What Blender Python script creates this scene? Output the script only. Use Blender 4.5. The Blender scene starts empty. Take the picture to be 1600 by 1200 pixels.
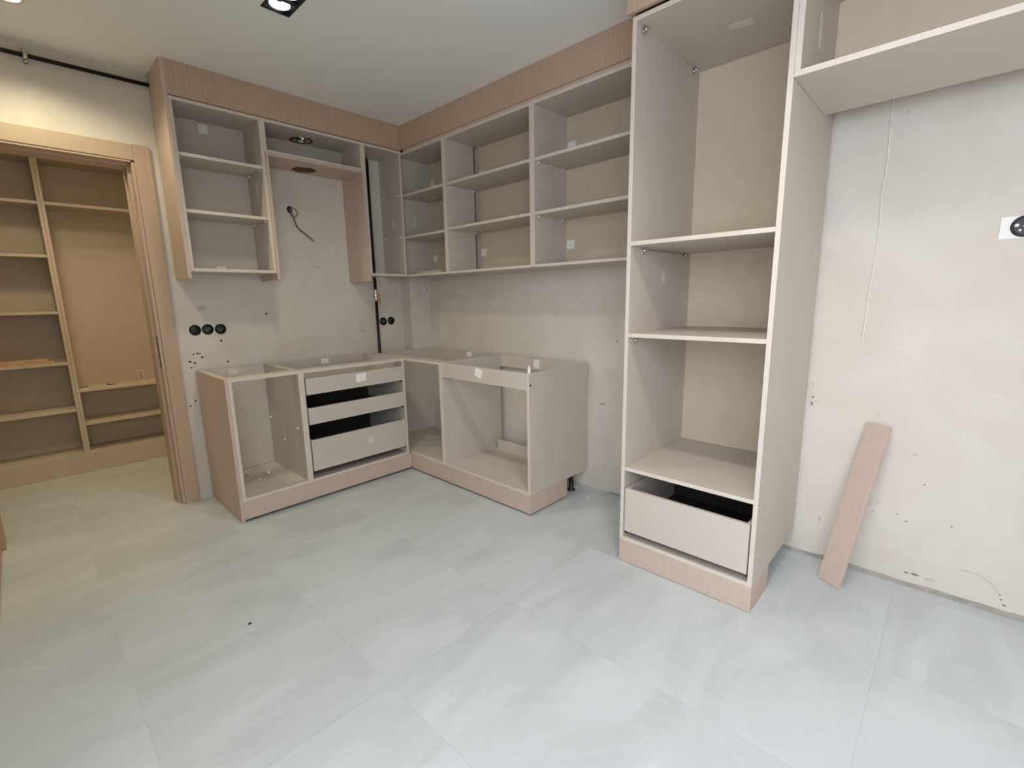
import bpy, bmesh, math, random
from mathutils import Vector, Matrix
random.seed(7)
C = bpy.context.scene.collection
S = bpy.context.scene

# ------------------------------------------------------------------ camera, world, lights, exposure
def rad(*a): return [math.radians(v) for v in a]
cam = bpy.data.cameras.new('camera'); co = bpy.data.objects.new('camera', cam); C.objects.link(co)
cam.sensor_fit = 'HORIZONTAL'; cam.sensor_width = 36.0; cam.lens = 732.2 / 1600 * 36.0
cam.clip_start = 0.05
tilt, roll, yaw = rad(79.5806, -1.01658, -46.37046)
co.matrix_world = Matrix.Translation((-2.5664, -3.57076, 1.29578)) @ Matrix.Rotation(yaw, 4, 'Z') @ Matrix.Rotation(tilt, 4, 'X') @ Matrix.Rotation(roll, 4, 'Z')
S.camera = co
w = bpy.data.worlds.new('world'); S.world = w; w.use_nodes = True
bg = w.node_tree.nodes['Background']; bg.inputs[0].default_value = (0.72, 0.85, 1.0, 1); bg.inputs[1].default_value = 1.0
S.view_settings.view_transform = 'Standard'; S.view_settings.look = 'None'
S.view_settings.gamma = 1.0; S.view_settings.use_curve_mapping = False
S.view_settings.exposure = 0.08

def area(name, loc, rot, sx, sy, power, col):
    l = bpy.data.lights.new(name, 'AREA'); l.shape = 'RECTANGLE'; l.size = sx; l.size_y = sy
    l.energy = power; l.color = col
    o = bpy.data.objects.new(name, l); C.objects.link(o); o.location = loc; o.rotation_euler = rad(*rot); return o
def spot(name, loc, power, col, size, blend, radius=0.03):
    l = bpy.data.lights.new(name, 'SPOT'); l.energy = power; l.color = col; l.spot_size = math.radians(size)
    l.spot_blend = blend; l.shadow_soft_size = radius
    o = bpy.data.objects.new(name, l); C.objects.link(o); o.location = loc; return o
H = 2.598                      # ceiling height
DAY = (0.90, 0.96, 1.0)
# daylight through the glazed double door in the left wall, beside the camera
DAY = (0.93, 0.985, 1.12)
area('daylight', (-3.06, -3.95, 1.50), (50, 0, -90), 2.0, 1.9, 59, DAY)
# warm ceiling spotlights: by the doorway, in the black double light, in the hall, plus an added hall fill
spot('kitchen_lamp_light', (-2.39, -0.47, H-0.03), 20, (1.0, 0.92, 0.58), 150, 0.6, 0.025)
for y, p in ((-1.206, 16), (-1.312, 16), (-3.147, 28), (-3.253, 28)): spot('ceiling_light_light', (-1.5465, y, H-.006), p, (1.0, 0.92, 0.77), 138, 0.8, 0.07)
spot('hall_fill_light', (-2.45, 0.40, H-0.03), 34, (1.0, 0.88, 0.64), 150, 0.7, 0.14)  # added fill for the wardrobe's left bays, no lamp known here
for y in (0.42, 0.80): spot('hall_lamp_light', (-1.93, y, H-0.03), 12, (1.0, 0.62, 0.13), 96, 0.5, 0.025)

# ------------------------------------------------------------------ materials
def lin(h):
    v = [int(h[i:i+2], 16)/255 for i in (0, 2, 4)]
    return tuple(c/12.92 if c <= .04045 else ((c+.055)/1.055)**2.4 for c in v) + (1,)
def mat(name, col, rough=0.6, metal=0.0, var=0.0, scale=(8, 8, 8), bump=0.0, bscale=(200, 200, 200), detail=4, spec=0.5, rand=False):
    m = bpy.data.materials.new(name); m.use_nodes = True
    n = m.node_tree.nodes; L = m.node_tree.links; b = n['Principled BSDF']
    c = lin(col); b.inputs['Base Color'].default_value = c; b.inputs['Roughness'].default_value = rough
    b.inputs['Metallic'].default_value = metal; b.inputs['Specular IOR Level'].default_value = spec
    tc = n.new('ShaderNodeTexCoord')
    def noise(sc, det):
        mp = n.new('ShaderNodeMapping'); mp.inputs['Scale'].default_value = sc
        L.new(tc.outputs['Object'], mp.inputs[0])
        if rand:
            oi = n.new('ShaderNodeObjectInfo'); mu = n.new('ShaderNodeMath'); mu.operation = 'MULTIPLY'; mu.inputs[1].default_value = 37
            L.new(oi.outputs['Random'], mu.inputs[0]); L.new(mu.outputs[0], mp.inputs['Location'])
        nz = n.new('ShaderNodeTexNoise'); nz.inputs['Scale'].default_value = 1; nz.inputs['Detail'].default_value = det
        L.new(mp.outputs[0], nz.inputs['Vector']); return nz
    if var:
        nz = noise(scale, detail); r = n.new('ShaderNodeValToRGB')
        r.color_ramp.elements[0].position = .3; r.color_ramp.elements[1].position = .7
        r.color_ramp.elements[0].color = tuple(x*(1-var) for x in c[:3]) + (1,)
        r.color_ramp.elements[1].color = tuple(min(1, x*(1+var)) for x in c[:3]) + (1,)
        L.new(nz.outputs['Fac'], r.inputs[0]); L.new(r.outputs[0], b.inputs['Base Color'])
    if bump:
        nb = noise(bscale, 3); bp = n.new('ShaderNodeBump'); bp.inputs['Strength'].default_value = bump; bp.inputs['Distance'].default_value = .002
        L.new(nb.outputs['Fac'], bp.inputs['Height']); L.new(bp.outputs[0], b.inputs['Normal'])
    return m
def emit(name, col, st):
    m = bpy.data.materials.new(name); m.use_nodes = True; b = m.node_tree.nodes['Principled BSDF']
    b.inputs['Base Color'].default_value = lin(col); b.inputs['Emission Color'].default_value = lin(col); b.inputs['Emission Strength'].default_value = st
    return m
M_cab = mat('linen_melamine', 'cac1b6', .55, var=.014, scale=(9, 9, 60), bump=.12, bscale=(500, 500, 90))
M_edge = mat('pale_edge_band', 'd6ccbf', .5, var=.02)
M_back = mat('back_board', 'd0c2ac', .6, var=.03, scale=(10, 10, 10))
M_pink = mat('pink_beige_laminate', 'c8b4a6', .5, var=.035, scale=(70, 70, 6), bump=.12, bscale=(400, 400, 60))
M_flute = mat('pink_beige_fluted', 'c0a48f', .5, var=.03, scale=(30, 30, 8))
M_door = mat('door_laminate', 'bea690', .5, var=.03, scale=(60, 60, 5))
M_wood = mat('raw_board_edge', 'c9a987', .7, var=.08, scale=(40, 6, 40))
M_dark = mat('anthracite_metal', '2b2a2b', .45, .3)
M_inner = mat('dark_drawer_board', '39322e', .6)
M_raw = mat('raw_chipboard_cut', '6b5238', .9, var=.2, scale=(90, 90, 90))
M_black = mat('black_plastic', '0d0d0e', .45)
M_gas = mat('black_painted_pipe', '0b0a0a', .5)
M_chrome = mat('bright_metal', 'd2d2d0', .22, 1.0)
M_zinc = mat('zinc_metal', '9a9a98', .4, .9)
M_white = mat('white_plastic', 'ece9e2', .4)
M_paper = mat('paper_sticker', 'f4f2ec', .7, var=.07, scale=(150, 150, 150), detail=1)
M_tape = mat('clear_label', 'dad3c7', .35, var=.05)
M_yellow = mat('yellow_lever', 'c79a3a', .45)
M_cable = mat('grey_cable', '6c675f', .6)
M_wcable = mat('white_cable', 'f4f1ea', .5)
M_foil = mat('aluminium_foil', 'c8c4bc', .25, 1.0, var=.2, scale=(60, 60, 60), bump=.8, bscale=(70, 70, 70))
M_hole = mat('dark_hole', '2c251d', .9)
M_scuff = mat('scuffed_plaster', '978d82', .9, var=.2, scale=(60, 60, 60))
M_scuff2 = mat('faint_scuff', 'c6bfb6', .9, var=.12, scale=(60, 60, 60))
M_grout = mat('dirty_gap', 'a09b92', .9, var=.22, scale=(14, 14, 14))
M_ceil = mat('ceiling_paint', 'f3f3ee', .9, var=.012, scale=(2, 2, 2))
M_lens = emit('lit_lens', 'fff3dc', 14)
M_led = emit('lit_reflector', 'eef8fa', .9)
M_leaf = mat('window_frame_white', 'e6e6e4', .4)
M_ward = mat('wardrobe_melamine', 'c8baa5', .6, var=.03, scale=(9, 9, 40))
M_wardb = mat('wardrobe_back', 'c4b6a2', .65, var=.03, scale=(9, 9, 9))

def plaster(name, col):
    m = mat(name, col, .9, bump=.25, bscale=(18, 18, 18)); n = m.node_tree.nodes; L = m.node_tree.links; b = n['Principled BSDF']
    tc = n.new('ShaderNodeTexCoord'); nz = n.new('ShaderNodeTexNoise'); nz.inputs['Scale'].default_value = 2.2; nz.inputs['Detail'].default_value = 6
    nz.inputs['Roughness'].default_value = .62; nz.inputs['Distortion'].default_value = .6
    L.new(tc.outputs['Object'], nz.inputs['Vector']); r = n.new('ShaderNodeValToRGB'); c = lin(col)
    r.color_ramp.elements[0].position = .28; r.color_ramp.elements[1].position = .72
    r.color_ramp.elements[0].color = (c[0]*.90, c[1]*.885, c[2]*.86, 1); r.color_ramp.elements[1].color = (c[0]*1.04, c[1]*1.04, c[2]*1.04, 1)
    L.new(nz.outputs['Fac'], r.inputs[0]); L.new(r.outputs[0], b.inputs['Base Color']); return m
M_wall = plaster('raw_plaster', 'dad3c9')

def tile_mat():
    m = bpy.data.materials.new('porcelain_tile'); m.use_nodes = True; n = m.node_tree.nodes; L = m.node_tree.links; b = n['Principled BSDF']
    tc = n.new('ShaderNodeTexCoord'); oi = n.new('ShaderNodeObjectInfo')
    mu = n.new('ShaderNodeVectorMath'); mu.operation = 'SCALE'; mu.inputs[0].default_value = (31, 17, 5); L.new(oi.outputs['Random'], mu.inputs['Scale'])
    ad = n.new('ShaderNodeVectorMath'); ad.operation = 'ADD'; L.new(tc.outputs['Object'], ad.inputs[0]); L.new(mu.outputs[0], ad.inputs[1])
    rot = n.new('ShaderNodeMapping'); rot.inputs['Rotation'].default_value = (0, 0, .75); rot.inputs['Scale'].default_value = (.8, 2.6, 1)
    L.new(ad.outputs[0], rot.inputs[0])
    a = n.new('ShaderNodeTexNoise'); a.inputs['Scale'].default_value = 1.5; a.inputs['Detail'].default_value = 7; a.inputs['Roughness'].default_value = .55; a.inputs['Distortion'].default_value = 1.2
    L.new(rot.outputs[0], a.inputs['Vector'])
    r = n.new('ShaderNodeValToRGB'); e = r.color_ramp.elements
    e[0].position = .3; e[0].color = lin('bcc1c2'); e[1].position = .68; e[1].color = lin('cbd0d2')
    L.new(a.outputs['Fac'], r.inputs[0])
    v = n.new('ShaderNodeTexNoise'); v.inputs['Scale'].default_value = 1.1; v.inputs['Detail'].default_value = 5; v.inputs['Distortion'].default_value = 2.0
    L.new(ad.outputs[0], v.inputs['Vector'])
    vr = n.new('ShaderNodeValToRGB'); q = vr.color_ramp.elements
    q[0].position = .47; q[0].color = (0, 0, 0, 1); q[1].position = .5; q[1].color = (.13, .13, .13, 1); z = q.new(.53); z.color = (0, 0, 0, 1)
    L.new(v.outputs['Fac'], vr.inputs[0])
    mx = n.new('ShaderNodeMix'); mx.data_type = 'RGBA'; L.new(vr.outputs[0], mx.inputs[0]); L.new(r.outputs[0], mx.inputs[6]); mx.inputs[7].default_value = lin('dadedf')
    L.new(mx.outputs[2], b.inputs['Base Color'])
    b.inputs['Roughness'].default_value = .34; b.inputs['Specular IOR Level'].default_value = .45
    return m
M_tile = tile_mat()
M_slab = mat('grout_bed', 'c8cccc', .9)

# ------------------------------------------------------------------ helpers
WL = {}
def link(name, bm, m, parent, org, kind=None, smooth=False):
    me = bpy.data.meshes.new(name); bm.normal_update(); bm.to_mesh(me); bm.free()
    for mm in (m if isinstance(m, (list, tuple)) else [m]): me.materials.append(mm)
    if smooth:
        for p in me.polygons: p.use_smooth = True
    o = bpy.data.objects.new(name, me); C.objects.link(o)
    return put(o, parent, org, kind)
def put(o, parent, org, kind=None):
    org = Vector(org); WL[o.name] = org
    if parent is not None:
        o.parent = parent; o.location = org - WL[parent.name]
    else: o.location = org
    if kind: o['kind'] = kind
    return o
def bbox(bm, x0, x1, y0, y1, z0, z1, bev=0.0, mi=0):
    v = [bm.verts.new((x, y, z)) for x in (x0, x1) for y in (y0, y1) for z in (z0, z1)]
    fs = [bm.faces.new([v[i] for i in q]) for q in ((0, 1, 3, 2), (4, 6, 7, 5), (0, 4, 5, 1), (2, 3, 7, 6), (0, 2, 6, 4), (1, 5, 7, 3))]
    for f in fs: f.material_index = mi
    if bev:
        es = list({e for f in fs for e in f.edges})
        bmesh.ops.bevel(bm, geom=es, offset=bev, segments=1, affect='EDGES', profile=.5)
def box(name, x0, x1, y0, y1, z0, z1, m, parent=None, bev=.0008, kind=None, org=None):
    x0, x1 = sorted((x0, x1)); y0, y1 = sorted((y0, y1)); z0, z1 = sorted((z0, z1))
    if org is None: org = ((x0+x1)/2, (y0+y1)/2, z0)
    bm = bmesh.new(); bbox(bm, x0-org[0], x1-org[0], y0-org[1], y1-org[1], z0-org[2], z1-org[2], bev)
    return link(name, bm, m, parent, org, kind)
def boxes(name, lst, m, parent=None, bev=.0008, kind=None, mi=None):
    xs = [v for b in lst for v in b[:2]]; ys = [v for b in lst for v in b[2:4]]; zs = [v for b in lst for v in b[4:6]]
    org = ((min(xs)+max(xs))/2, (min(ys)+max(ys))/2, min(zs)); bm = bmesh.new()
    for k, b in enumerate(lst): bbox(bm, min(b[:2])-org[0], max(b[:2])-org[0], min(b[2:4])-org[1], max(b[2:4])-org[1], min(b[4:6])-org[2], max(b[4:6])-org[2], bev, mi[k] if mi else 0)
    return link(name, bm, m, parent, org, kind)
def thing(name, label, cat, loc, group=None):
    o = bpy.data.objects.new(name, None); C.objects.link(o); o.empty_display_size = .05
    put(o, None, loc); tag(o, label, cat, group); return o
def tag(o, label, cat, group=None):
    o['label'] = label; o['category'] = cat
    if group: o['group'] = group
    return o
def tube(name, pts, r, m, parent=None, seg=8, smooth_path=True, org=None, taper=None):
    P = [Vector(p) for p in pts]
    if smooth_path and len(P) > 2:
        Q = []
        for i in range(len(P)-1):
            p0 = P[max(i-1, 0)]; p1 = P[i]; p2 = P[i+1]; p3 = P[min(i+2, len(P)-1)]
            for k in range(6):
                t = k/6; Q.append(.5*((2*p1)+(p2-p0)*t+(2*p0-5*p1+4*p2-p3)*t*t+(3*p1-p0-3*p2+p3)*t**3))
        Q.append(P[-1]); P = Q
    if org is None: org = P[0]
    org = Vector(org); bm = bmesh.new(); rings = []; up = None
    for i, p in enumerate(P):
        d = (P[min(i+1, len(P)-1)]-P[max(i-1, 0)]).normalized()
        if up is None: up = d.orthogonal().normalized()
        up = (up-d*up.dot(d)).normalized(); s = d.cross(up); rr = r if taper is None else r*taper[min(int(i*len(taper)/len(P)), len(taper)-1)]
        rings.append([bm.verts.new(p-org+rr*(math.cos(a)*up+math.sin(a)*s)) for a in [2*math.pi*k/seg for k in range(seg)]])
    for a, b in zip(rings, rings[1:]):
        for k in range(seg): bm.faces.new((a[k], a[(k+1) % seg], b[(k+1) % seg], b[k]))
    bm.faces.new(rings[0][::-1]); bm.faces.new(rings[-1])
    return link(name, bm, m, parent, org, smooth=True)
def lathe(name, prof, org, axis, m, parent=None, seg=24, kind=None, smooth=True):
    """prof = [(radius, distance along axis)]"""
    ax = Vector(axis).normalized(); u = ax.orthogonal().normalized(); v = ax.cross(u); bm = bmesh.new(); rings = []
    for r, h in prof:
        if r <= 0: rings.append([bm.verts.new(ax*h)])
        else: rings.append([bm.verts.new(ax*h+r*(math.cos(2*math.pi*k/seg)*u+math.sin(2*math.pi*k/seg)*v)) for k in range(seg)])
    for a, b in zip(rings, rings[1:]):
        for k in range(seg):
            k2 = (k+1) % seg
            if len(a) == 1 and len(b) == 1: continue
            if len(a) == 1: bm.faces.new((a[0], b[k2], b[k]))
            elif len(b) == 1: bm.faces.new((a[k], a[k2], b[0]))
            else: bm.faces.new((a[k], a[k2], b[k2], b[k]))
    bmesh.ops.recalc_face_normals(bm, faces=bm.faces)
    o = link(name, bm, m, parent, org, kind)
    if smooth:
        for p in o.data.polygons: p.use_smooth = True
        for e in o.data.edges: pass
    return o
def holed(name, x0, x1, y0, y1, z0, z1, cx, cy, r, m, parent, seg=32):
    """horizontal board with a round hole"""
    org = ((x0+x1)/2, (y0+y1)/2, z0); bm = bmesh.new(); st = {}
    angs = sorted([2*math.pi*k/seg for k in range(seg)] + [math.atan2(Y-cy, X-cx) % (2*math.pi) for X in (x0, x1) for Y in (y0, y1)])
    def outp(a):
        c, s = math.cos(a), math.sin(a); t = 1e9
        if c > 1e-9: t = min(t, (x1-cx)/c)
        if c < -1e-9: t = min(t, (x0-cx)/c)
        if s > 1e-9: t = min(t, (y1-cy)/s)
        if s < -1e-9: t = min(t, (y0-cy)/s)
        return cx+c*t, cy+s*t
    R = []
    for a in angs:
        ox, oy = outp(a); ix, iy = cx+r*math.cos(a), cy+r*math.sin(a)
        R.append([bm.verts.new((px-org[0], py-org[1], pz-org[2])) for px, py, pz in ((ox, oy, z0), (ox, oy, z1), (ix, iy, z1), (ix, iy, z0))])
    for i in range(len(R)):
        a, b = R[i], R[(i+1) % len(R)]
        for k in range(4):
            f = bm.faces.new((a[k], b[k], b[(k+1) % 4], a[(k+1) % 4])); f.material_index = int(k == 2)
    bmesh.ops.recalc_face_normals(bm, faces=bm.faces)
    return link(name, bm, [m, M_raw], parent, org)
def slab(name, axis, lo, hi, rect, holes, m, kind='structure'):
    """plate normal to axis between lo..hi over rect (a0,a1,b0,b1), with rectangular holes"""
    A = sorted({rect[0], rect[1]} | {h[i] for h in holes for i in (0, 1)}); B = sorted({rect[2], rect[3]} | {h[i] for h in holes for i in (2, 3)})
    bm = bmesh.new(); vs = {}
    def V(a, b, c):
        k = (a, b, c)
        if k not in vs:
            p = [0, 0, 0]; o = [i for i in range(3) if i != axis]; p[o[0]] = a; p[o[1]] = b; p[axis] = c; vs[k] = bm.verts.new(p)
        return vs[k]
    def solid(i, j):
        if not (0 <= i < len(A)-1 and 0 <= j < len(B)-1): return False
        ca, cb = (A[i]+A[i+1])/2, (B[j]+B[j+1])/2
        return not any(h[0] < ca < h[1] and h[2] < cb < h[3] for h in holes)
    for i in range(len(A)-1):
        for j in range(len(B)-1):
            if not solid(i, j): continue
            a0, a1, b0, b1 = A[i], A[i+1], B[j], B[j+1]
            for c in (lo, hi): bm.faces.new((V(a0, b0, c), V(a1, b0, c), V(a1, b1, c), V(a0, b1, c)))
            for (di, dj, p, q) in ((-1, 0, (a0, b0), (a0, b1)), (1, 0, (a1, b0), (a1, b1)), (0, -1, (a0, b0), (a1, b0)), (0, 1, (a0, b1), (a1, b1))):
                if not solid(i+di, j+dj): bm.faces.new((V(*p, lo), V(*q, lo), V(*q, hi), V(*p, hi)))
    bmesh.ops.recalc_face_normals(bm, faces=bm.faces)
    return link(name, bm, m, None, (0, 0, 0), kind)
def flute(name, along, a0, a1, front, back, z0, z1, m, parent=None, pitch=.022, depth=.0017, slot=.005):
    """ribbed board: ribs run vertically, `along` is 'x' or 'y'; front/back are the coordinates across"""
    org = ((a0+a1)/2, (front+back)/2, z0) if along == 'x' else ((front+back)/2, (a0+a1)/2, z0)
    s = 1 if back > front else -1; n = max(1, int(round(abs(a1-a0)/pitch))); p = (a1-a0)/n; prof = []
    for k in range(n):
        b = a0+k*p; g = slot*(1 if p > 0 else -1)
        prof += [(b, front), (b+p-g, front), (b+p-g*.8, front+s*depth), (b+p-g*.2, front+s*depth)]
    prof.append((a1, front)); bm = bmesh.new(); R = []
    for a, f in prof:
        pts = [(a, f, z0), (a, f, z1), (a, back, z1), (a, back, z0)] if along == 'x' else [(f, a, z0), (f, a, z1), (back, a, z1), (back, a, z0)]
        R.append([bm.verts.new(Vector(q)-Vector(org)) for q in pts])
    for a, b in zip(R, R[1:]):
        for k in range(4): bm.faces.new((a[k], b[k], b[(k+1) % 4], a[(k+1) % 4]))
    bm.faces.new(R[0]); bm.faces.new(R[-1][::-1]); bmesh.ops.recalc_face_normals(bm, faces=bm.faces)
    return link(name, bm, m, parent, org)
def blob(name, plane, c, pts, m, parent, th=.0012):
    """thin irregular chip: plane 'x' (faces -x) or 'y' (faces -y) or 'z'"""
    bm = bmesh.new(); lo = []; hi = []
    for a, b in pts:
        if plane == 'x': p0, p1 = (0, a, b), (-th, a*.9, b*.9)
        elif plane == 'y': p0, p1 = (a, 0, b), (a*.9, -th, b*.9)
        else: p0, p1 = (a, b, 0), (a*.8, b*.8, th)
        lo.append(bm.verts.new(p0)); hi.append(bm.verts.new(p1))
    n = len(lo)
    for k in range(n): bm.faces.new((lo[k], lo[(k+1) % n], hi[(k+1) % n], hi[k]))
    bm.faces.new(hi); bm.faces.new(lo[::-1]); bmesh.ops.recalc_face_normals(bm, faces=bm.faces)
    return link(name, bm, m, parent, c)
def rpts(rx, ry, n=7, j=.35):
    return [(rx*math.cos(2*math.pi*k/n)*(1-j*random.random()), ry*math.sin(2*math.pi*k/n)*(1-j*random.random())) for k in range(n)]

T = .018
# ------------------------------------------------------------------ room shell
WB = .015                                  # face of the right wall
floor = slab('floor', 2, -.12, -.0009, (-5.3, .2, -5.35, 1.75), [], M_slab)
def tiles():
    first = None
    xs = [-.66+.6*k for k in range(-8, 2)]; ys = [-2.29+1.2*k for k in range(-4, 4)]
    for x in xs:
        for y in ys:
            x0, x1, y0, y1 = x+.0005, x+.6-.0005, y+.0005, y+1.2-.0005
            x0 = max(x0, -4.35 if y1 > .1 else -3.05); x1 = min(x1, WB-.008); y0 = max(y0, -5.2); y1 = min(y1, 1.56)
            if x1-x0 < .05 or y1-y0 < .05: continue
            full = abs(x1-x0-.599) < 1e-4 and abs(y1-y0-1.199) < 1e-4
            if full and first:
                o = first.copy(); C.objects.link(o); put(o, floor, ((x0+x1)/2, (y0+y1)/2, -.0009))
            else:
                o = box('tile', x0, x1, y0, y1, -.0009, 0, M_tile, floor, bev=0)
                if full: first = o
tiles()
LX, LY = -1.611, -1.28                     # recessed double light, corner and centre
ceiling = slab('ceiling', 2, H, H+.12, (-5.3, .2, -5.35, 1.75), [(-1.601, -1.492, -1.36, -1.156), (-1.601, -1.492, -3.302, -3.098)], M_ceil)
wall_back = slab('wall_back', 1, 0, .15, (-5.3, .2, 0, H), [(-2.805, -1.96, 0, 2.118)], M_wall)
wall_right = slab('wall_right', 0, WB, WB+.15, (-5.35, 1.75, 0, H), [], M_wall)
column = box('wall_corner', -.196, WB, -.125, 0, 0, H, M_wall, None, bev=.002, kind='structure')
slab('wall_left', 0, -3.2, -3.05, (-5.35, 0, 0, H), [(-4.95, -2.95, .12, 2.42)], M_wall)
slab('wall_hall_left', 0, -4.5, -4.35, (.15, 1.572, 0, H), [], M_wall)
wall_front = slab('wall_front', 1, -5.35, -5.2, (-5.3, .2, 0, H), [], M_wall)
slab('wall_hall_back', 1, 1.572, 1.72, (-5.3, .2, 0, H), [], M_wall)
slab('wall_hall_right', 0, -1.2, -1.1, (.15, 1.572, 0, H), [], M_wall)
# glazed double door in the left wall, beside the camera
win = bpy.data.objects.new('window_1', None); C.objects.link(win); put(win, None, (-3.14, -3.95, .12), 'structure')
for k in range(2):
    y0 = -4.95+k*1.0; y1 = y0+1.0
    boxes('window_frame', [(-3.18, -3.11, y0, y0+.06, .12, 2.42), (-3.18, -3.11, y1-.06, y1, .12, 2.42), (-3.18, -3.11, y0+.06, y1-.06, .12, .20), (-3.18, -3.11, y0+.06, y1-.06, 2.34, 2.42)], M_leaf, win)
# gap strip and grime along the foot of the right wall
bm = bmesh.new(); N = 70; rows = []
for k in range(N+1):
    y = -2.0-3.15*k/N; j = random.uniform(-.004, .004)
    rows.append([bm.verts.new((WB-.010+j*.3, y, .0005)), bm.verts.new((WB-.0006, y, (.012+.014*(k/N)+j)))])
for a, b in zip(rows, rows[1:]): bm.faces.new((a[0], b[0], b[1], a[1]))
link('trim_1', bm, M_grout, None, (0, 0, 0), 'structure')

# ------------------------------------------------------------------ door to the hall
door = bpy.data.objects.new('door_1', None); C.objects.link(door); put(door, None, (-2.38, .07, 0), 'structure')
box('casing', -1.957, -1.879, -.018, 0, 0, 2.199, M_door, door, bev=.0015)
box('casing', -2.885, -2.80, -.018, 0, 0, 2.199, M_door, door, bev=.0015)
box('casing', -2.7995, -1.9575, -.0175, 0, 2.112, 2.197, M_door, door, bev=.0015)
boxes('door_frame', [(-1.974, -1.958, -.012, .04, 0, 2.100), (-1.990, -1.958, .04, .162, 0, 2.088), (-2.802, -2.786, -.012, .04, 0, 2.100), (-2.802, -2.770, .04, .162, 0, 2.088),
                   (-2.786, -1.974, -.012, .04, 2.100, 2.116), (-2.770, -1.990, .04, .162, 2.088, 2.116)], M_door, door, bev=.001)
box('strike_plate', -1.9752, -1.9735, .004, .026, .90, 1.10, M_black, door, bev=0)
lf = box('door_leaf', -2.825, -2.785, -.845, -.03, .008, 2.095, M_door, door, bev=.002)

# ------------------------------------------------------------------ cabinet parts
def sticker(cab, face, c, w_, h_, m=None, tilt_=0.0):
    """small label stuck on a board; face 'y-' faces -y, 'x-' faces -x, 'x+' , 'z-' faces down"""
    th = .0009; m = m or M_paper; bm = bmesh.new(); pts = [(-w_/2, -h_/2), (w_/2, -h_/2), (w_/2, h_/2), (-w_/2, h_/2)]
    ca, sa = math.cos(tilt_), math.sin(tilt_); pts = [(a*ca-b*sa, a*sa+b*ca) for a, b in pts]; lo = []; hi = []
    for a, b in pts:
        q = {'y-': ((a, 0, b), (a, -th, b)), 'x-': ((0, a, b), (-th, a, b)), 'x+': ((0, a, b), (th, a, b)), 'z-': ((a, b, 0), (a, b, -th))}[face]
        lo.append(bm.verts.new(q[0])); hi.append(bm.verts.new(q[1]))
    for k in range(4): bm.faces.new((lo[k], lo[(k+1) % 4], hi[(k+1) % 4], hi[k]))
    bm.faces.new(hi); bm.faces.new(lo[::-1]); bmesh.ops.recalc_face_normals(bm, faces=bm.faces)
    return link('sticker', bm, m, cab, c)
def pin(cab, c, axis, m=None):
    return lathe('shelf_pin', [(0, 0), (.006, 0), (.006, .008), (.004, .012), (0, .012)], c, axis, m or M_white, cab, seg=10)
EDGE = True
def board(name, x0, x1, y0, y1, z0, z1, cab, m=None, front=None):
    """board with a paler edge band on its front edge: front 'y' = the -y edge, 'x' = the -x edge"""
    o = box(name, x0, x1, y0, y1, z0, z1, m or M_cab, cab)
    if front:
        o.data.materials.append(M_edge); i = {'x': 0, 'y': 1}[front]
        for p in o.data.polygons:
            if p.normal[i] < -.6: p.material_index = 1
    return o

# ---- wall cabinets along the back wall
YF = -.298; ZB, ZT = 1.480, 2.418
def wall_cab_A(label, x0, x1, zb, shelves, back=True, sides=(True, True), group='open wall cabinets'):
    t = thing('wall_cabinet', label, 'wall cabinet', ((x0+x1)/2, YF/2, zb), group)
    board('side_panel', x0, x0+T, YF, -.004, zb, ZT, t, front='y'); board('side_panel', x1-T, x1, YF, -.004, zb, ZT, t, front='y')
    if back: box('back_panel', x0+T, x1-T, -.016, -.008, zb+T, ZT-T, M_cab, t)
    for z in shelves:
        board('shelf', x0+T+.001, x1-T-.001, YF+.004, -.02, z-T, z, t, front='y')
        for yy in (YF+.035, -.06):
            pin(t, (x0+T, yy, z-T-.006), (1, 0, 0)); pin(t, (x1-T, yy, z-T-.006), (-1, 0, 0))
    return t
XA0, XA1, XA2, XA3 = -1.817, -1.339, -.6585, -.333
t = wall_cab_A('tall open wall cabinet with two shelves, nearest the doorway', XA0, XA1, ZB, [2.134, 1.828])
board('bottom_panel', XA0+T, XA1-T, YF, -.008, ZB, ZB+T, t, front='y'); board('top_panel', XA0+T, XA1-T, YF, -.008, ZT-T, ZT, t, front='y')
sticker(t, 'y-', (-1.585, -.0165, 2.362), .05, .05); sticker(t, 'y-', (-1.58, -.0165, 1.516), .05, .03)
sticker(t, 'x-', (XA1-T, -.16, 2.02), .035, .075, M_tape)
CAB_A1 = t
t = wall_cab_A('low open wall cabinet above the hood gap with a round duct hole', XA1, XA2, 2.221, [])
board('bottom_panel', XA1+T, XA2-T, YF, YF+.02, 2.221, 2.237, t, front='y')
holed('bottom_panel', XA1+T, XA2-T, YF+.02, -.008, 2.221, 2.237, -1.015, -.11, .078, M_cab, t)
holed('top_panel', XA1+T, XA2-T, YF+.02, -.008, ZT-T, ZT, -1.008, -.095, .078, M_cab, t)
board('top_panel', XA1+T, XA2-T, YF, YF+.02, ZT-T, ZT, t, front='y')
HOODC = t
t = wall_cab_A('narrow open wall cabinet without shelves, in the corner over the gas pipe', XA2, XA3, ZB, [], back=False)
board('bottom_panel', XA2+T, XA3-T, YF, -.10, ZB, ZB+T, t, front='y'); board('top_panel', XA2+T, XA3-T, YF, -.004, ZT-T, ZT, t, front='y')
for (yy, zz) in ((-.262, 2.095), (-.05, 2.10), (-.262, 1.785), (-.05, 1.79)): pin(t, (XA3-T, yy, zz), (-1, 0, 0))
sticker(t, 'x-', (XA3-T, -.17, 1.90), .035, .075, M_tape)
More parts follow.
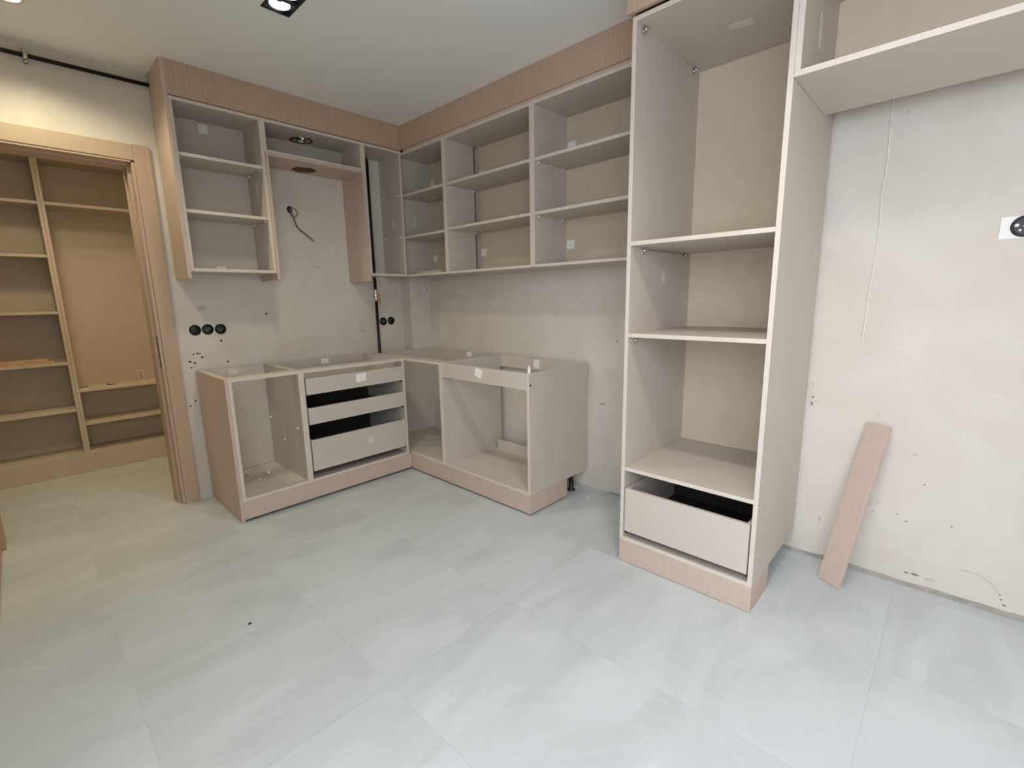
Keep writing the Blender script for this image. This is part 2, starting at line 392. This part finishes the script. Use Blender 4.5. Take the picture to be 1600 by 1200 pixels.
# pink cladding around them
YP = -.306
def panel(label, args, name='cladding_panel', cat='cladding panel', m=None, group=None, **k):
    o = box(name, *args, m or M_pink, None, **k); tag(o, label, cat, group); return o
panel('tall pink-beige end panel from ceiling down, beside the doorway', (-1.836, -1.8175, YP, -.002, 1.439, H))
panel('short pink-beige panel left of the hood gap, hanging lower than its cabinet', (-1.3385+.0005, -1.3205, YP, -.002, 1.439, 2.2025), m=M_pink)
panel('wide pink-beige panel right of the hood gap, facing the doorway', (-.677, -.659, YP, -.002, 1.439, 2.2025))
o = holed('cladding_panel', -1.338, -.659, YP, -.002, 2.203, 2.2205, -1.015, -.11, .078, M_pink, None); tag(o, 'pink-beige board with a round hole, roof of the hood gap', 'cladding panel')
o = flute('fascia_board', 'x', -1.8172, -.338, YP, YP+.018, 2.4215, H-.001, M_flute); tag(o, 'fluted pink-beige fascia under the ceiling on the hood wall', 'fascia')
XF = -.337
o = flute('fascia_board', 'y', YP-.0005, -2.463, XF, XF+.018, 2.428, H-.001, M_flute); tag(o, 'fluted pink-beige fascia under the ceiling over the nine-opening wall cabinets', 'fascia')
box('backing_strip', XF+.010, XF+.0175, -2.46, -.32, 2.4105, 2.4275, M_pink, o)
# exhaust duct in the top hole
d = thing('exhaust_duct', 'crumpled foil duct end poking through the hole in the hood cabinet', 'duct', (-1.008, -.095, 2.39))
lathe('duct_hose', [(.060, 0), (.063, .012), (.059, .024), (.064, .036), (.060, .05), (.064, .065), (.06, .08), (.064, .10), (.06, .12), (.06, .19), (.055, .19), (.055, .02), (.0575, 0), (.060, 0)], (-1.008, -.095, 2.402), (0, 0, 1), M_foil, d)
bm = bmesh.new()
for k in range(26):
    a = random.random()*6.28; r = .05*random.random()**.5; c = Vector((r*math.cos(a), r*math.sin(a), random.uniform(-.002, .03)))
    vs = [bm.verts.new(c+Vector((random.uniform(-.02, .02), random.uniform(-.02, .02), random.uniform(-.012, .012)))) for _ in range(4)]
    for q in ((0, 1, 2), (0, 1, 3), (1, 2, 3), (0, 2, 3)): bm.faces.new([vs[i] for i in q])
link('foil_crumple', bm, M_foil, d, (-1.008, -.095, 2.405))

# ---- wall cabinets along the right wall
XB = -.329; ZTB = 2.410
def wall_cab_B(label, y0, y1, shelves, left_back=0.0, back_y0=None, right_back=0.0, back_y1=None, group='open wall cabinets'):
    """y0 = end nearest the corner, y1 = far end (more negative)"""
    t = thing('wall_cabinet', label, 'wall cabinet', (XB/2, (y0+y1)/2, ZB), group)
    board('side_panel', XB, -.002+left_back, y0-T, y0, ZB, ZTB, t, front='x'); board('side_panel', XB, -.002+right_back, y1, y1+T, ZB, ZTB, t, front='x')
    board('top_panel', XB, -.004, y1+T, y0-T, ZTB-T, ZTB, t, front='x'); board('bottom_panel', XB, -.004, y1+T, y0-T, ZB-.002, ZB+T-.004, t, front='x')
    box('back_panel', -.014, -.006, (back_y1 or y1+T), (back_y0 or y0-T), ZB+T, ZTB-T, M_back, t)
    for z in shelves:
        board('shelf', XB+.004, -.018, y1+T+.001, y0-T-.001, z-T, z, t, front='x')
        for xx in (XB+.035, -.06):
            pin(t, (xx, y0-T, z-T-.006), (0, -1, 0)); pin(t, (xx, y1+T, z-T-.006), (0, 1, 0))
    return t
t = wall_cab_B('dark corner wall cabinet with two shelves, half hidden behind the narrow one', -.206, -.806, [2.106, 1.791], right_back=-.056, back_y1=-.752)
sticker(t, 'x-', (-.0145, -.262, 1.635), .05, .05); sticker(t, 'x-', (-.0145, -.262, 2.235), .05, .06); sticker(t, 'z-', (-.12, -.42, 2.0875), .045, .03)
sticker(t, 'y-', (-.18, -.2245, 1.92), .035, .08, M_tape)
t = wall_cab_B('open wall cabinet with two shelves in the middle of the right wall row', -.806, -1.630, [2.106, 1.801], left_back=-.056, back_y0=-.83)
box('batten', -.020, -.008, -.826, -.794, ZB+T, ZTB-T, M_cab, t)
sticker(t, 'x-', (-.0145, -.862, 1.64), .055, .055); sticker(t, 'x-', (-.0145, -.862, 2.205), .055, .04)
t = wall_cab_B('open wall cabinet with two shelves, adjoining the tall cabinet', -1.631, -2.463, [2.104, 1.801])
sticker(t, 'x-', (-.0145, -1.685, 1.628), .06, .055); sticker(t, 'x-', (-.0145, -1.69, 2.222), .06, .05); sticker(t, 'z-', (-.12, -2.22, 2.0855), .05, .03, M_tape)
o = box('filler_strip', -.24, -.20, -.60, -.30, ZB+T-.004, ZB+T+.022, M_edge); tag(o, 'short pale board offcut lying on the floor of the corner wall cabinet', 'board')

# ---- base cabinets
YB = -.606; XBF = -.597; BH = .868; ZP = .130
def base_A(label, x0, x1, name='base_cabinet'):
    t = thing(name, label, 'base cabinet', ((x0+x1)/2, YB/2, ZP), 'open base cabinets')
    board('side_panel', x0, x0+T, YB, -.02, ZP, BH, t, front='y'); board('side_panel', x1-T, x1, YB, -.02, ZP, BH, t, front='y')
    board('bottom_panel', x0+T, x1-T, YB, -.02, ZP, ZP+T-.002, t, front='y')
    board('top_rail', x0+T, x1-T, YB, YB+.09, BH-T, BH, t, front='y')
    box('back_panel', x0+T, x1-T, -.030, -.022, ZP+T, BH-.001, M_cab, t)
    return t
X0, X1, X2 = -1.784, -1.377, -.616
o = panel('tall-as-the-counter pink-beige side panel at the doorway end of the base cabinets', (-1.802, -1.7845, YB-.001, -.008, 0.001, BH), name='end_panel', cat='end panel')
t = base_A('open doorless base cabinet left of the drawer unit', X0, X1)
sticker(t, 'y-', (-1.59, -.0305, .838), .06, .04, M_tape)
for (yy, zz) in ((-.075, .49), (-.535, .49), (-.29, .365)): pin(t, (X1-T, yy, zz), (-1, 0, 0), M_white)
sticker(t, 'x-', (X1-T, -.29, .40), .02, .06, M_tape)
BASE1 = t
o = lathe('furniture_plug', [(0, 0), (.012, 0), (.013, .006), (.009, .014), (.005, .018), (0, .018)], (-1.515, -.254, ZP+T-.002), (0, 0, 1), M_white, None, seg=14); tag(o, 'small white plastic plug on the bottom of the left base cabinet', 'plug')
for (x, y, s) in ((-1.632, -.19, 1), (-1.60, -.33, .8)):
    o = blob('debris_chip', 'z', (x, y, ZP+T-.002), rpts(.012*s, .008*s), M_dark if s == 1 else M_white, None, .004)
    tag(o, 'dark splinter on the bottom of the left base cabinet' if s == 1 else 'pale splinter on the bottom of the left base cabinet', 'debris')
t = base_A('base cabinet with three drawers without fronts, beside the inner corner', X1, X2)
sticker(t, 'y-', (-.95, -.0305, .840), .06, .04)
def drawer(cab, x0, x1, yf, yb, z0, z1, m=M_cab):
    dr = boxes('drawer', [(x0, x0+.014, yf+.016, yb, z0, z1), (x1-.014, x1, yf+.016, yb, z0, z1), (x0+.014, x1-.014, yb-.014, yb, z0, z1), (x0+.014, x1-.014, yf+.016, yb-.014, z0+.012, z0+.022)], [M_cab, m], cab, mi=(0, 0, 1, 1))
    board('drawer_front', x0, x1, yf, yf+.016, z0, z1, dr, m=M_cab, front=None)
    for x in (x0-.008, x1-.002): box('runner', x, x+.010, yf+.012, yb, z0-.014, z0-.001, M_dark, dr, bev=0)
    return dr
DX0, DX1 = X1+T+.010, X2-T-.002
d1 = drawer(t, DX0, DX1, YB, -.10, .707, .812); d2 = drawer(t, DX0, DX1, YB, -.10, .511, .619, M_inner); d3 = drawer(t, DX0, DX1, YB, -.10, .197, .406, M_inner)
sticker(d1, 'y-', (-.968, YB, .772), .075, .055, M_paper, .03); sticker(d3, 'y-', (-.928, YB, .315), .05, .05, M_tape, .1)
# corner cabinet and sink cabinet (fronts face -x)
YC0, YC1, YS = -.130, -1.012, -1.827
t = thing('base_cabinet', 'dark open corner base cabinet between drawers and sink unit', 'base cabinet', (-.3, -.57, ZP), 'open base cabinets')
board('side_panel', XBF, -.008, YC0-T, YC0, ZP, BH, t, front='x'); board('side_panel', XBF, -.008, YC1, YC1+T, ZP, BH, t, front='x')
board('bottom_panel', XBF, -.008, YC1+T, YC0-T, ZP, ZP+T-.002, t, front='x'); board('top_rail', XBF, XBF+.09, YC1+T, YC0-T, BH-T, BH, t, front='x')
box('back_panel', -.018, -.010, YC1+T, YC0-T, ZP+T, BH-.001, M_cab, t)
sticker(t, 'x-', (-.0185, -.66, .843), .06, .04)
t = thing('sink_cabinet', 'wide base cabinet with a front rail and open back, at the free end', 'base cabinet', (-.3, -1.42, ZP), 'open base cabinets')
board('side_panel', XBF, -.028, YC1-T, YC1, ZP, BH, t, front='x'); board('side_panel', XBF, -.010, YS, YS+T, ZP, BH, t, front='x')
board('bottom_panel', XBF, -.10, YS+T, YC1-T, ZP, ZP+T-.002, t, front='x'); board('front_rail', XBF, XBF+T, YS+T, YC1-T, .770, BH, t)
board('back_rail', -.030, -.012, YS+T, YC1-T, .778, BH-.001, t); board('back_strip', -.13, -.112, YS+T, YC1-T-.055, ZP+T-.002, .224, t)
sticker(t, 'x-', (XBF, -1.402, .832), .06, .055, M_paper, .25); sticker(t, 'x-', (-.0305, -1.40, .826), .055, .06, M_paper, .1)
lathe('bolt', [(0, 0), (.006, 0), (.006, .004), (0, .005)], (XBF+.011, YS, .800), (0, -1, 0), M_dark, t, seg=8)
for (x, y) in ((-.115, -1.775), (-.06, -1.15)): lathe('foot', [(0, 0), (.026, 0), (.026, .008), (.016, .014), (.015, .125), (.026, .1285), (0, .1285)], (x, y, .001), (0, 0, 1), M_dark, t, seg=16)
o = lathe('nozzle_cap', [(0, 0), (.011, 0), (.010, .012), (.006, .040), (.003, .046), (0, .046)], (XBF+.014, YS+.010, BH), (0, 0, 1), M_white, None, seg=14); tag(o, 'small white conical plastic cap standing on the sink cabinet corner', 'cap')
# plinths
def plinth(label, args, **k): return panel(label, args, name='plinth_board', cat='plinth', **k)
plinth('pink-beige plinth board under the drawer unit on the back wall', (-1.7842, -.598, YB-.0005, YB+.016, .018, .1295))
plinth('pink-beige plinth board under the sink and corner cabinets', (XBF-.0005, XBF+.016, YS-.0005, YB-.001, .013, .1295))
plinth('short pink-beige plinth return under the free end of the sink cabinet', (XBF+.0165, -.234, YS-.0005, YS+.0155, .013, .1295))

# ------------------------------------------------------------------ tall cabinet
XT = -.653; YT1, YT2 = -2.4645, -3.075
t = thing('tall_cabinet', 'tall open oven cabinet with shelves and a bottom drawer', 'tall cabinet', (-.33, -2.77, .112))
board('side_panel', XT, -.004, YT1-T, YT1, .112, 2.411, t, front='x'); board('side_panel', XT, -.004, YT2, YT2+T, .112, 2.411, t, front='x')
for nm, z in (('top_panel', 2.411), ('bottom_panel', .130)): board(nm, XT, -.022, YT2+T, YT1-T, z-T, z, t, front='x')
box('back_panel', -.022, -.014, YT2+T, YT1-T, .13, 2.393, M_back, t)
for z in (1.529, 1.1275, .4895): board('shelf', XT, -.023, YT2+T, YT1-T, z-.0175, z, t, front='x')
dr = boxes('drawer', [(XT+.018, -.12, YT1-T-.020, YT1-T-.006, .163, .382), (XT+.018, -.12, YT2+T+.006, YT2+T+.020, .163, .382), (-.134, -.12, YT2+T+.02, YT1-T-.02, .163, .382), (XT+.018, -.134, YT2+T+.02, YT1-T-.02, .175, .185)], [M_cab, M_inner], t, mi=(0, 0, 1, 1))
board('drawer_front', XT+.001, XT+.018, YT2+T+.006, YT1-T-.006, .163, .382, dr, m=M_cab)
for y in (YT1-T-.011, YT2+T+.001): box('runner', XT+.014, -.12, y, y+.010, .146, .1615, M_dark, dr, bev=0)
for (x, z, n_) in ((-.600, 2.375, 0), (-.10, 2.375, 0), (-.555, 1.497, 1), (-.115, 1.497, 1), (-.615, 1.095, 2)):
    f = boxes('fitting', [(x-.016, x+.016, YT1-T-.008, YT1-T, z-.007, z+.007), (x-.006, x+.006, YT1-T-.010, YT1-T, z-.018, z+.016)], M_chrome, t, bev=.002)
    lathe('fitting_screw', [(0, 0), (.008, 0), (.008, .010), (.004, .014), (0, .014)], (x, YT1-T-.009, z), (0, -1, 0), M_chrome, f, 12)
tube('shelf_rail', [(-.55, YT1-T-.003, 1.503), (-.12, YT1-T-.003, 1.503)], .0015, M_zinc, t, 6, False)
sticker(t, 'z-', (-.317, -2.775, 2.393), .05, .09, M_tape, .2); sticker(t, 'y-', (-.326, YT1-T, 1.385), .03, .06, M_tape)
plinth('pink-beige plinth board across the front of the tall cabinet', (XT-.0005, XT+.016, YT2-.0005, YT1, .002, .1115))
plinth('short pink-beige plinth return on the niche side of the tall cabinet', (XT+.0165, -.415, YT2-.0005, YT2+.0155, .002, .1115))
# bridge cabinet over the niche
YN = -4.06
t = thing('bridge_cabinet', 'wide open cabinet bridging the empty niche, top right', 'wall cabinet', (-.41, -3.56, 2.006))
board('side_panel', XT, -.172, -3.094, -3.0755, 2.025, 2.42, t, front='x'); board('side_panel', XT, -.172, YN, YN+T, 2.025, 2.42, t, front='x')
board('bottom_panel', XT, -.172, YN, -3.0755, 2.006, 2.025, t, front='x'); board('top_panel', XT, -.172, YN+T, -3.094, 2.402, 2.42, t, front='x')
box('back_panel', -.180, -.172, YN+T, -3.094, 2.025, 2.402, M_back, t)
sticker(t, 'y-', (-.432, -3.094, 2.215), .03, .11, M_tape)
o = flute('fascia_board', 'y', YT1+.018, YN, XT-.018, XT, 2.420, H-.001, M_flute); tag(o, 'fluted pale pink fascia above the tall cabinet, at the top edge', 'fascia')
o = box('fascia_return', XT+.001, -.338, YT1, YT1+.018, 2.428, H-.001, M_pink); tag(o, 'plain pale pink return board of the tall cabinet fascia', 'fascia')
# leaning plank
bm = bmesh.new()
a = Vector((-.180, -3.225, .002)); b = Vector((-.226, -3.311, .002)); c = Vector((-.048, -3.405, .722))
wv = (b-a); ln = (c-b); nrm = wv.cross(ln).normalized()
if nrm.x > 0: nrm = -nrm
dd = a+ln; th = -nrm*.017
vs = [bm.verts.new(p-a) for p in (a, b, c, dd, a+th, b+th, c+th, dd+th)]
for q in ((0, 1, 2, 3), (7, 6, 5, 4), (0, 4, 5, 1), (1, 5, 6, 2), (2, 6, 7, 3), (3, 7, 4, 0)): bm.faces.new([vs[i] for i in q])
bmesh.ops.recalc_face_normals(bm, faces=bm.faces); bmesh.ops.bevel(bm, geom=list(bm.edges), offset=.001, segments=1, affect='EDGES')
o = link('plank', bm, M_pink, None, a); tag(o, 'loose pink-beige board leaning against the niche wall', 'board')

# ------------------------------------------------------------------ pipes, sockets, cables
g = thing('gas_pipe', 'thin black gas pipe running along the back wall below the ceiling', 'pipe', (-2.3, -.03, 2.52))
tube('pipe', [(-4.6, -.03, 2.505), (-1.838, -.03, 2.535)], .0105, M_gas, g, 10, False)
lathe('pipe_clip', [(.0115, -.008), (.0165, -.008), (.0165, .008), (.0115, .008), (.0115, -.008)], (-2.338, -.03, 2.5297), (1, 0, 0), M_chrome, g, 14)
for dz in (.024, -.024): lathe('clip_screw', [(0, 0), (.008, 0), (.008, .007), (0, .010)], (-2.338, -.024, 2.5297+dz), (0, -1, 0), M_chrome, g, 10)
for dz in (.024, -.024): box('clip_lug', -2.346, -2.330, -.024, -.001, 2.5297+dz-.007, 2.5297+dz+.007, M_zinc, g, bev=.001)
g = thing('gas_riser', 'vertical black gas pipe with a yellow lever valve, beside the inner corner', 'pipe', (-.468, -.03, .87))
tube('pipe', [(-.470, -.03, .14), (-.470, -.03, 1.29)], .0115, M_gas, g, 10, False); tube('pipe', [(-.470, -.03, 1.385), (-.470, -.03, 2.37)], .0115, M_gas, g, 10, False)
tube('pipe_elbow', [(-.470, -.03, 2.36), (-.474, -.03, 2.385), (-.495, -.03, 2.392), (-.53, -.03, 2.392)], .0125, M_gas, g, 10)
lathe('valve_body', [(0, 0), (.014, 0), (.016, .012), (.012, .018), (.018, .036), (.018, .06), (.012, .078), (.016, .084), (.014, .097), (0, .097)], (-.470, -.03, 1.289), (0, 0, 1), M_chrome, g, 12)
boxes('valve_lever', [(-.464, -.448, -.062, -.052, 1.265, 1.345), (-.470, -.450, -.064, -.046, 1.332, 1.350)], M_yellow, g, bev=.003)
def socket_box(label, x, z, r, group, face=0):
    t = thing('socket_box', label, 'socket box', (x, 0, z), group)
    lathe('rim', [(r*.86, -.001), (r*.86, .002), (r, .002), (r, -.001), (r*.86, -.001)], (x, 0, z), (0, -1, 0), M_black, t, 28)
    lathe('cup', [(0, .0008), (r*.86, .0008), (r*.88, -.0005)], (x, 0, z), (0, -1, 0), M_black, t, 28)
    if face:
        boxes('wires', [(x-.012, x-.008, -.012, 0, z-.012, z+.010), (x+.004, x+.008, -.014, 0, z-.008, z+.014), (x-.004, x, -.010, 0, z-.016, z+.004)], M_cable, t, bev=0)
    return t
for i, (x, z, lab) in enumerate(((-1.771, 1.126, 'leftmost black socket box of three by the doorway'), (-1.700, 1.127, 'middle black socket box of three by the doorway, wires inside'), (-1.626, 1.125, 'rightmost black socket box of three by the doorway'))):
    socket_box(lab, x, z, .034, 'three black socket boxes', i != 0)
for i, (x, z, lab) in enumerate(((-.398, 1.117, 'left black socket box of the pair beside the gas pipe'), (-.322, 1.120, 'right black socket box of the pair beside the gas pipe'))):
    socket_box(lab, x, z, .034, 'two black socket boxes', i == 0)
t = thing('junction_box', 'black socket box in a white plaster patch, right edge of the niche wall', 'socket box', (WB, -3.66, 1.52))
box('plaster_patch', WB-.004, WB+.001, -3.76, -3.64, 1.478, 1.558, M_white, t, bev=.001)
cy, cz = -3.705, 1.520
def lx(name, prof, m, x=WB-.004): return lathe(name, prof, (x, cy, cz), (-1, 0, 0), m, t, 28)
lx('cup', [(0, .0012), (.030, .0012), (.033, .001)], M_black); lx('rim', [(.030, -.001), (.030, .004), (.038, .004), (.038, -.001), (.030, -.001)], M_black)
for (dy, dz, r) in ((.022, .004, .007), (.0, .0, .006), (-.004, .022, .006), (.012, -.014, .005), (-.014, -.013, .005), (-.022, .006, .005)):
    lathe('connector', [(0, 0), (r, 0), (r*.9, .010), (0, .012)], (WB-.004, cy+dy, cz+dz), (-1, 0, 0), M_white, t, 10)
t = thing('hood_cable', 'grey looped cable sticking out of the wall in the hood gap', 'cable', (-1.088, 0, 1.945))
tube('cable', [(-1.092, .01, 1.965), (-1.092, -.02, 1.955), (-1.102, -.03, 1.925), (-1.088, -.028, 1.900), (-1.084, -.03, 1.885), (-1.070, -.022, 1.845), (-1.045, -.015, 1.812), (-.998, -.012, 1.778), (-.952, -.010, 1.742)], .0048, M_cable, t, 8)
tube('cable_loop', [(-1.092, .01, 1.960), (-1.086, -.03, 1.955), (-1.062, -.035, 1.935), (-1.060, -.035, 1.905), (-1.082, -.03, 1.892), (-1.100, -.03, 1.905), (-1.105, -.025, 1.94), (-1.090, .005, 1.958)], .0032, M_cable, t, 6)
tube('cable_end', [(-.962, -.010, 1.7495), (-.944, -.009, 1.736)], .0028, M_dark, t, 6, False)
blob('wall_hole', 'y', (-1.094, 0, 1.945), rpts(.022, .030, 9, .2), M_hole, t, .001)
o = tube('white_cable', [(WB-.006, -3.277, 2.60), (WB-.006, -3.277, 2.068), (WB-.006, -3.278, 1.93), (WB-.006, -3.281, 1.80), (WB-.008, -3.276, 1.70), (WB-.008, -3.281, 1.52), (WB-.006, -3.272, 1.30), (WB-.006, -3.270, 1.17), (WB-.006, -3.266, 1.05)], .0022, M_wcable, None, 6); tag(o, 'thin white cable hanging down the niche wall', 'cable')

# ------------------------------------------------------------------ ceiling lights
def double_light(label, yc):
    t = thing('ceiling_light', label, 'ceiling light', (-1.5465, yc, H), 'black double ceiling lights')
    a, b = yc-.110, yc+.110
    boxes('frame', [(-1.609, -1.600, a, b, H-.004, H+.004), (-1.493, -1.484, a, b, H-.004, H+.004), (-1.6005, -1.4925, b-.009, b, H-.004, H+.004), (-1.6005, -1.4925, a, a+.009, H-.004, H+.004), (-1.6005, -1.4925, yc-.009, yc+.009, H-.002, H+.06)], M_black, t, bev=.001)
    a += .0085; b -= .0085
    boxes('housing', [(-1.6005, -1.597, a, b, H, H+.09), (-1.496, -1.4925, a, b, H, H+.09), (-1.597, -1.496, b-.0035, b, H, H+.09), (-1.597, -1.496, a, a+.0035, H, H+.09), (-1.6005, -1.4925, a, b, H+.09, H+.095)], M_black, t, bev=0)
    for y in (yc+.053, yc-.053):
        lathe('bulb', [(.016, .058), (.030, .036), (.041, .010), (.043, .004), (.044, .004), (.044, .012), (.030, .05), (.018, .070), (.016, .058)], (-1.5465, y, H), (0, 0, 1), M_led, t, 24)
        lathe('lamp_socket', [(0, .020), (.012, .022), (.0155, .058), (.012, .074), (0, .076)], (-1.5465, y, H), (0, 0, 1), M_black, t, 16)
double_light('black rectangular recessed ceiling light with two silver reflectors, near the top edge', -1.258)
double_light('black rectangular recessed ceiling light with two silver reflectors, in front of the tall cabinet', -3.20)
t = thing('ceiling_light', 'lit round recessed ceiling spotlight in the top left corner', 'ceiling light', (-2.39, -.47, H))
lathe('trim_ring', [(.040, .0), (.040, -.003), (.052, -.004), (.054, 0)], (-2.39, -.47, H), (0, 0, 1), M_white, t, 28)
lathe('lens', [(0, -.0015), (.040, -.0015), (.040, 0)], (-2.39, -.47, H), (0, 0, 1), M_lens, t, 24)
for x, y, lab in ((-1.93, .42, 'lit round hall ceiling spotlight on the right, nearest the doorway'), (-1.93, .80, 'lit round hall ceiling spotlight on the right, nearest the wardrobe'), (-2.45, .40, 'added round hall fill light on the left, just inside the doorway')):  # the left one is an added fixture for the unseen hall fill
    t = thing('ceiling_light', lab, 'ceiling light', (x, y, H), 'hall spotlights')
    lathe('trim_ring', [(.040, .0), (.040, -.003), (.052, -.004), (.054, 0)], (x, y, H), (0, 0, 1), M_white, t, 28)
    lathe('lens', [(0, -.0015), (.040, -.0015), (.040, 0)], (x, y, H), (0, 0, 1), M_lens, t, 24)

# ------------------------------------------------------------------ hall wardrobe
YW, YWB = 1.299, 1.555
def ward(label, x0, x1, shelves, name='wardrobe'):
    t = thing(name, label, 'wardrobe', ((x0+x1)/2, 1.43, .14), 'hall wardrobe units')
    board('side_panel', x0, x0+T, YW, YWB, .14, 2.352, t, m=M_ward); board('side_panel', x1-T, x1, YW, YWB, .14, 2.352, t, m=M_ward)
    board('top_panel', x0+T, x1-T, YW, YWB, 2.334, 2.352, t, m=M_ward); board('bottom_panel', x0+T, x1-T, YW, YWB, .14, .158, t, m=M_ward)
    box('back_panel', x0+T, x1-T, YWB-.008, YWB, .158, 2.334, M_wardb, t)
    for z in shelves: board('shelf', x0+T+.0005, x1-T-.0005, YW+.002, YWB-.010, z-.010, z+.010, t, m=M_ward)
    return t
W1 = ward('hall wardrobe unit with six narrow shelf bays, at the left picture edge', -3.28, -2.3135, [2.024, 1.653, 1.245, .864, .500])
W2 = ward('hall wardrobe unit with a tall hanging bay above two low shelves', -2.3125, -1.36, [2.026, .645, .382])
o = box('plinth_board', -3.28, -1.36, YW-.002, YW+.016, .001, .1395, M_pink); tag(o, 'long pink-beige plinth board under the hall wardrobe', 'plinth')
for i, (y, dz, x1, lab) in enumerate(((1.335, .874, -2.40, 'lower pale loose board lying on a hall wardrobe shelf'), (1.34, .889, -2.43, 'upper pale loose board lying on a hall wardrobe shelf'))):
    o = box('loose_board', -3.15, x1, y, y+.12, dz+.0005, dz+.0145, M_wood); tag(o, lab, 'board')
o = boxes('angle_bracket', [(-2.115, -2.065, 1.40, 1.425, .6555, .659), (-2.115, -2.109, 1.40, 1.425, .659, .668)], M_black, None, bev=.001); tag(o, 'small black bracket lying on the low shelf of the hall wardrobe', 'bracket')
o = tube('dark_strip', [(-2.285, 1.42, .658), (-2.23, 1.45, .658)], .003, M_dark, None, 6, False); tag(o, 'thin dark rod lying on the low hall wardrobe shelf beside the divider', 'rod')
t = thing('clear_holder', 'small translucent plastic holder standing on the low hall wardrobe shelf', 'holder', (-1.885, 1.46, .655))
for dx in (-.02, .02): box('upright', -1.885+dx-.004, -1.885+dx+.004, 1.455, 1.465, .6555, .735, M_tape, t, bev=.001)
box('crossbar', -1.915, -1.855, 1.453, 1.467, .735, .745, M_tape, t, bev=.001)
box('foot', -1.905, -1.865, 1.44, 1.48, .6553, .659, M_tape, t, bev=.001)

# ------------------------------------------------------------------ holes, scuffs and crumbs
for (x, z, r) in ((-1.798, .971, .007), (-1.776, .975, .009), (-1.762, .974, .006), (-1.752, .950, .010), (-1.823, .926, .010), (-1.797, .917, .010), (-1.819, .888, .007), (-1.630, 1.047, .009),
                  (-1.608, .904, .008), (-1.329, 1.216, .010), (-1.823, .670, .008), (-1.854, .640, .007)):
    blob('drill_hole', 'y', (x, 0, z), rpts(r, r*.8), M_hole, wall_back)
for (x, z, a, b) in ((-1.72, 1.265, .03, .02), (-.93, 1.55, .03, .008), (-.72, 1.42, .012, .01), (-1.05, 1.62, .01, .008), (-.60, 1.05, .03, .012)):
    blob('scuff_mark', 'y', (x, 0, z), rpts(a, b, 9), M_scuff2, wall_back, .0006)
for (y, z, a, b) in ((-.245, 1.455, .012, .008), (-2.025, 1.015, .008, .008), (-2.12, .93, .016, .006), (-1.93, .60, .03, .005)):
    blob('scuff_mark', 'x', (WB, y, z), rpts(a, b), M_scuff, wall_right)
blob('scuff_mark', 'y', (-.02, -.125, 1.375), rpts(.006, .03), M_scuff, column); blob('scuff_mark', 'y', (-.005, -.125, 1.115), rpts(.004, .035), M_scuff2, column)
for (y, z, a, b, m) in ((-3.096, .865, .006, .022, M_scuff2), (-3.100, .803, .008, .010, M_scuff), (-3.098, .771, .008, .016, M_scuff), (-3.114, .783, .005, .005, M_scuff), (-3.122, .79, .004, .004, M_scuff), (-3.314, .758, .006, .004, M_scuff2), (-3.36, .757, .03, .004, M_scuff2),
                       (-3.496, .600, .014, .008, M_scuff2), (-3.540, .478, .006, .006, M_scuff), (-3.643, .318, .006, .006, M_scuff), (-3.465, .318, .006, .006, M_scuff), (-3.498, .295, .008, .005, M_scuff), (-3.367, .337, .010, .012, M_scuff2), (-3.381, .307, .010, .010, M_scuff2), (-3.395, .352, .014, .010, M_scuff2),
                       (-3.523, .058, .014, .006, M_scuff), (-3.553, .060, .022, .009, M_scuff), (-3.704, .142, .008, .004, M_scuff), (-3.812, .080, .005, .006, M_scuff), (-3.818, .062, .006, .006, M_scuff), (-3.827, .041, .010, .007, M_scuff), (-3.858, .017, .016, .008, M_scuff), (-3.885, .006, .012, .006, M_scuff),
                       (-3.45, .045, .010, .005, M_scuff2), (-3.33, 2.0, .008, .012, M_scuff2), (-3.60, .055, .03, .012, M_scuff2), (-3.18, .20, .012, .02, M_scuff2)):
    blob('scuff_mark', 'x', (WB, y, z), rpts(a*.8, b*.8), m, wall_right, .0006)
arc = [(-3.690, .142), (-3.720, .143), (-3.746, .140), (-3.768, .130), (-3.786, .117), (-3.797, .103), (-3.808, .090)]
o = tube('crack', [(WB-.0002, y, z) for y, z in arc], .0016, M_scuff2, wall_right, 5)
o = blob('debris_chip', 'z', (-2.079, -1.597, 0), rpts(.010, .006), M_dark, None, .004); tag(o, 'tiny dark chip lying alone on the open floor', 'debris')
o = blob('debris_chip', 'z', (-.15, -1.93, 0), rpts(.012, .008), M_white, None, .004); tag(o, 'small white plaster crumb on the floor by the sink cabinet', 'debris')
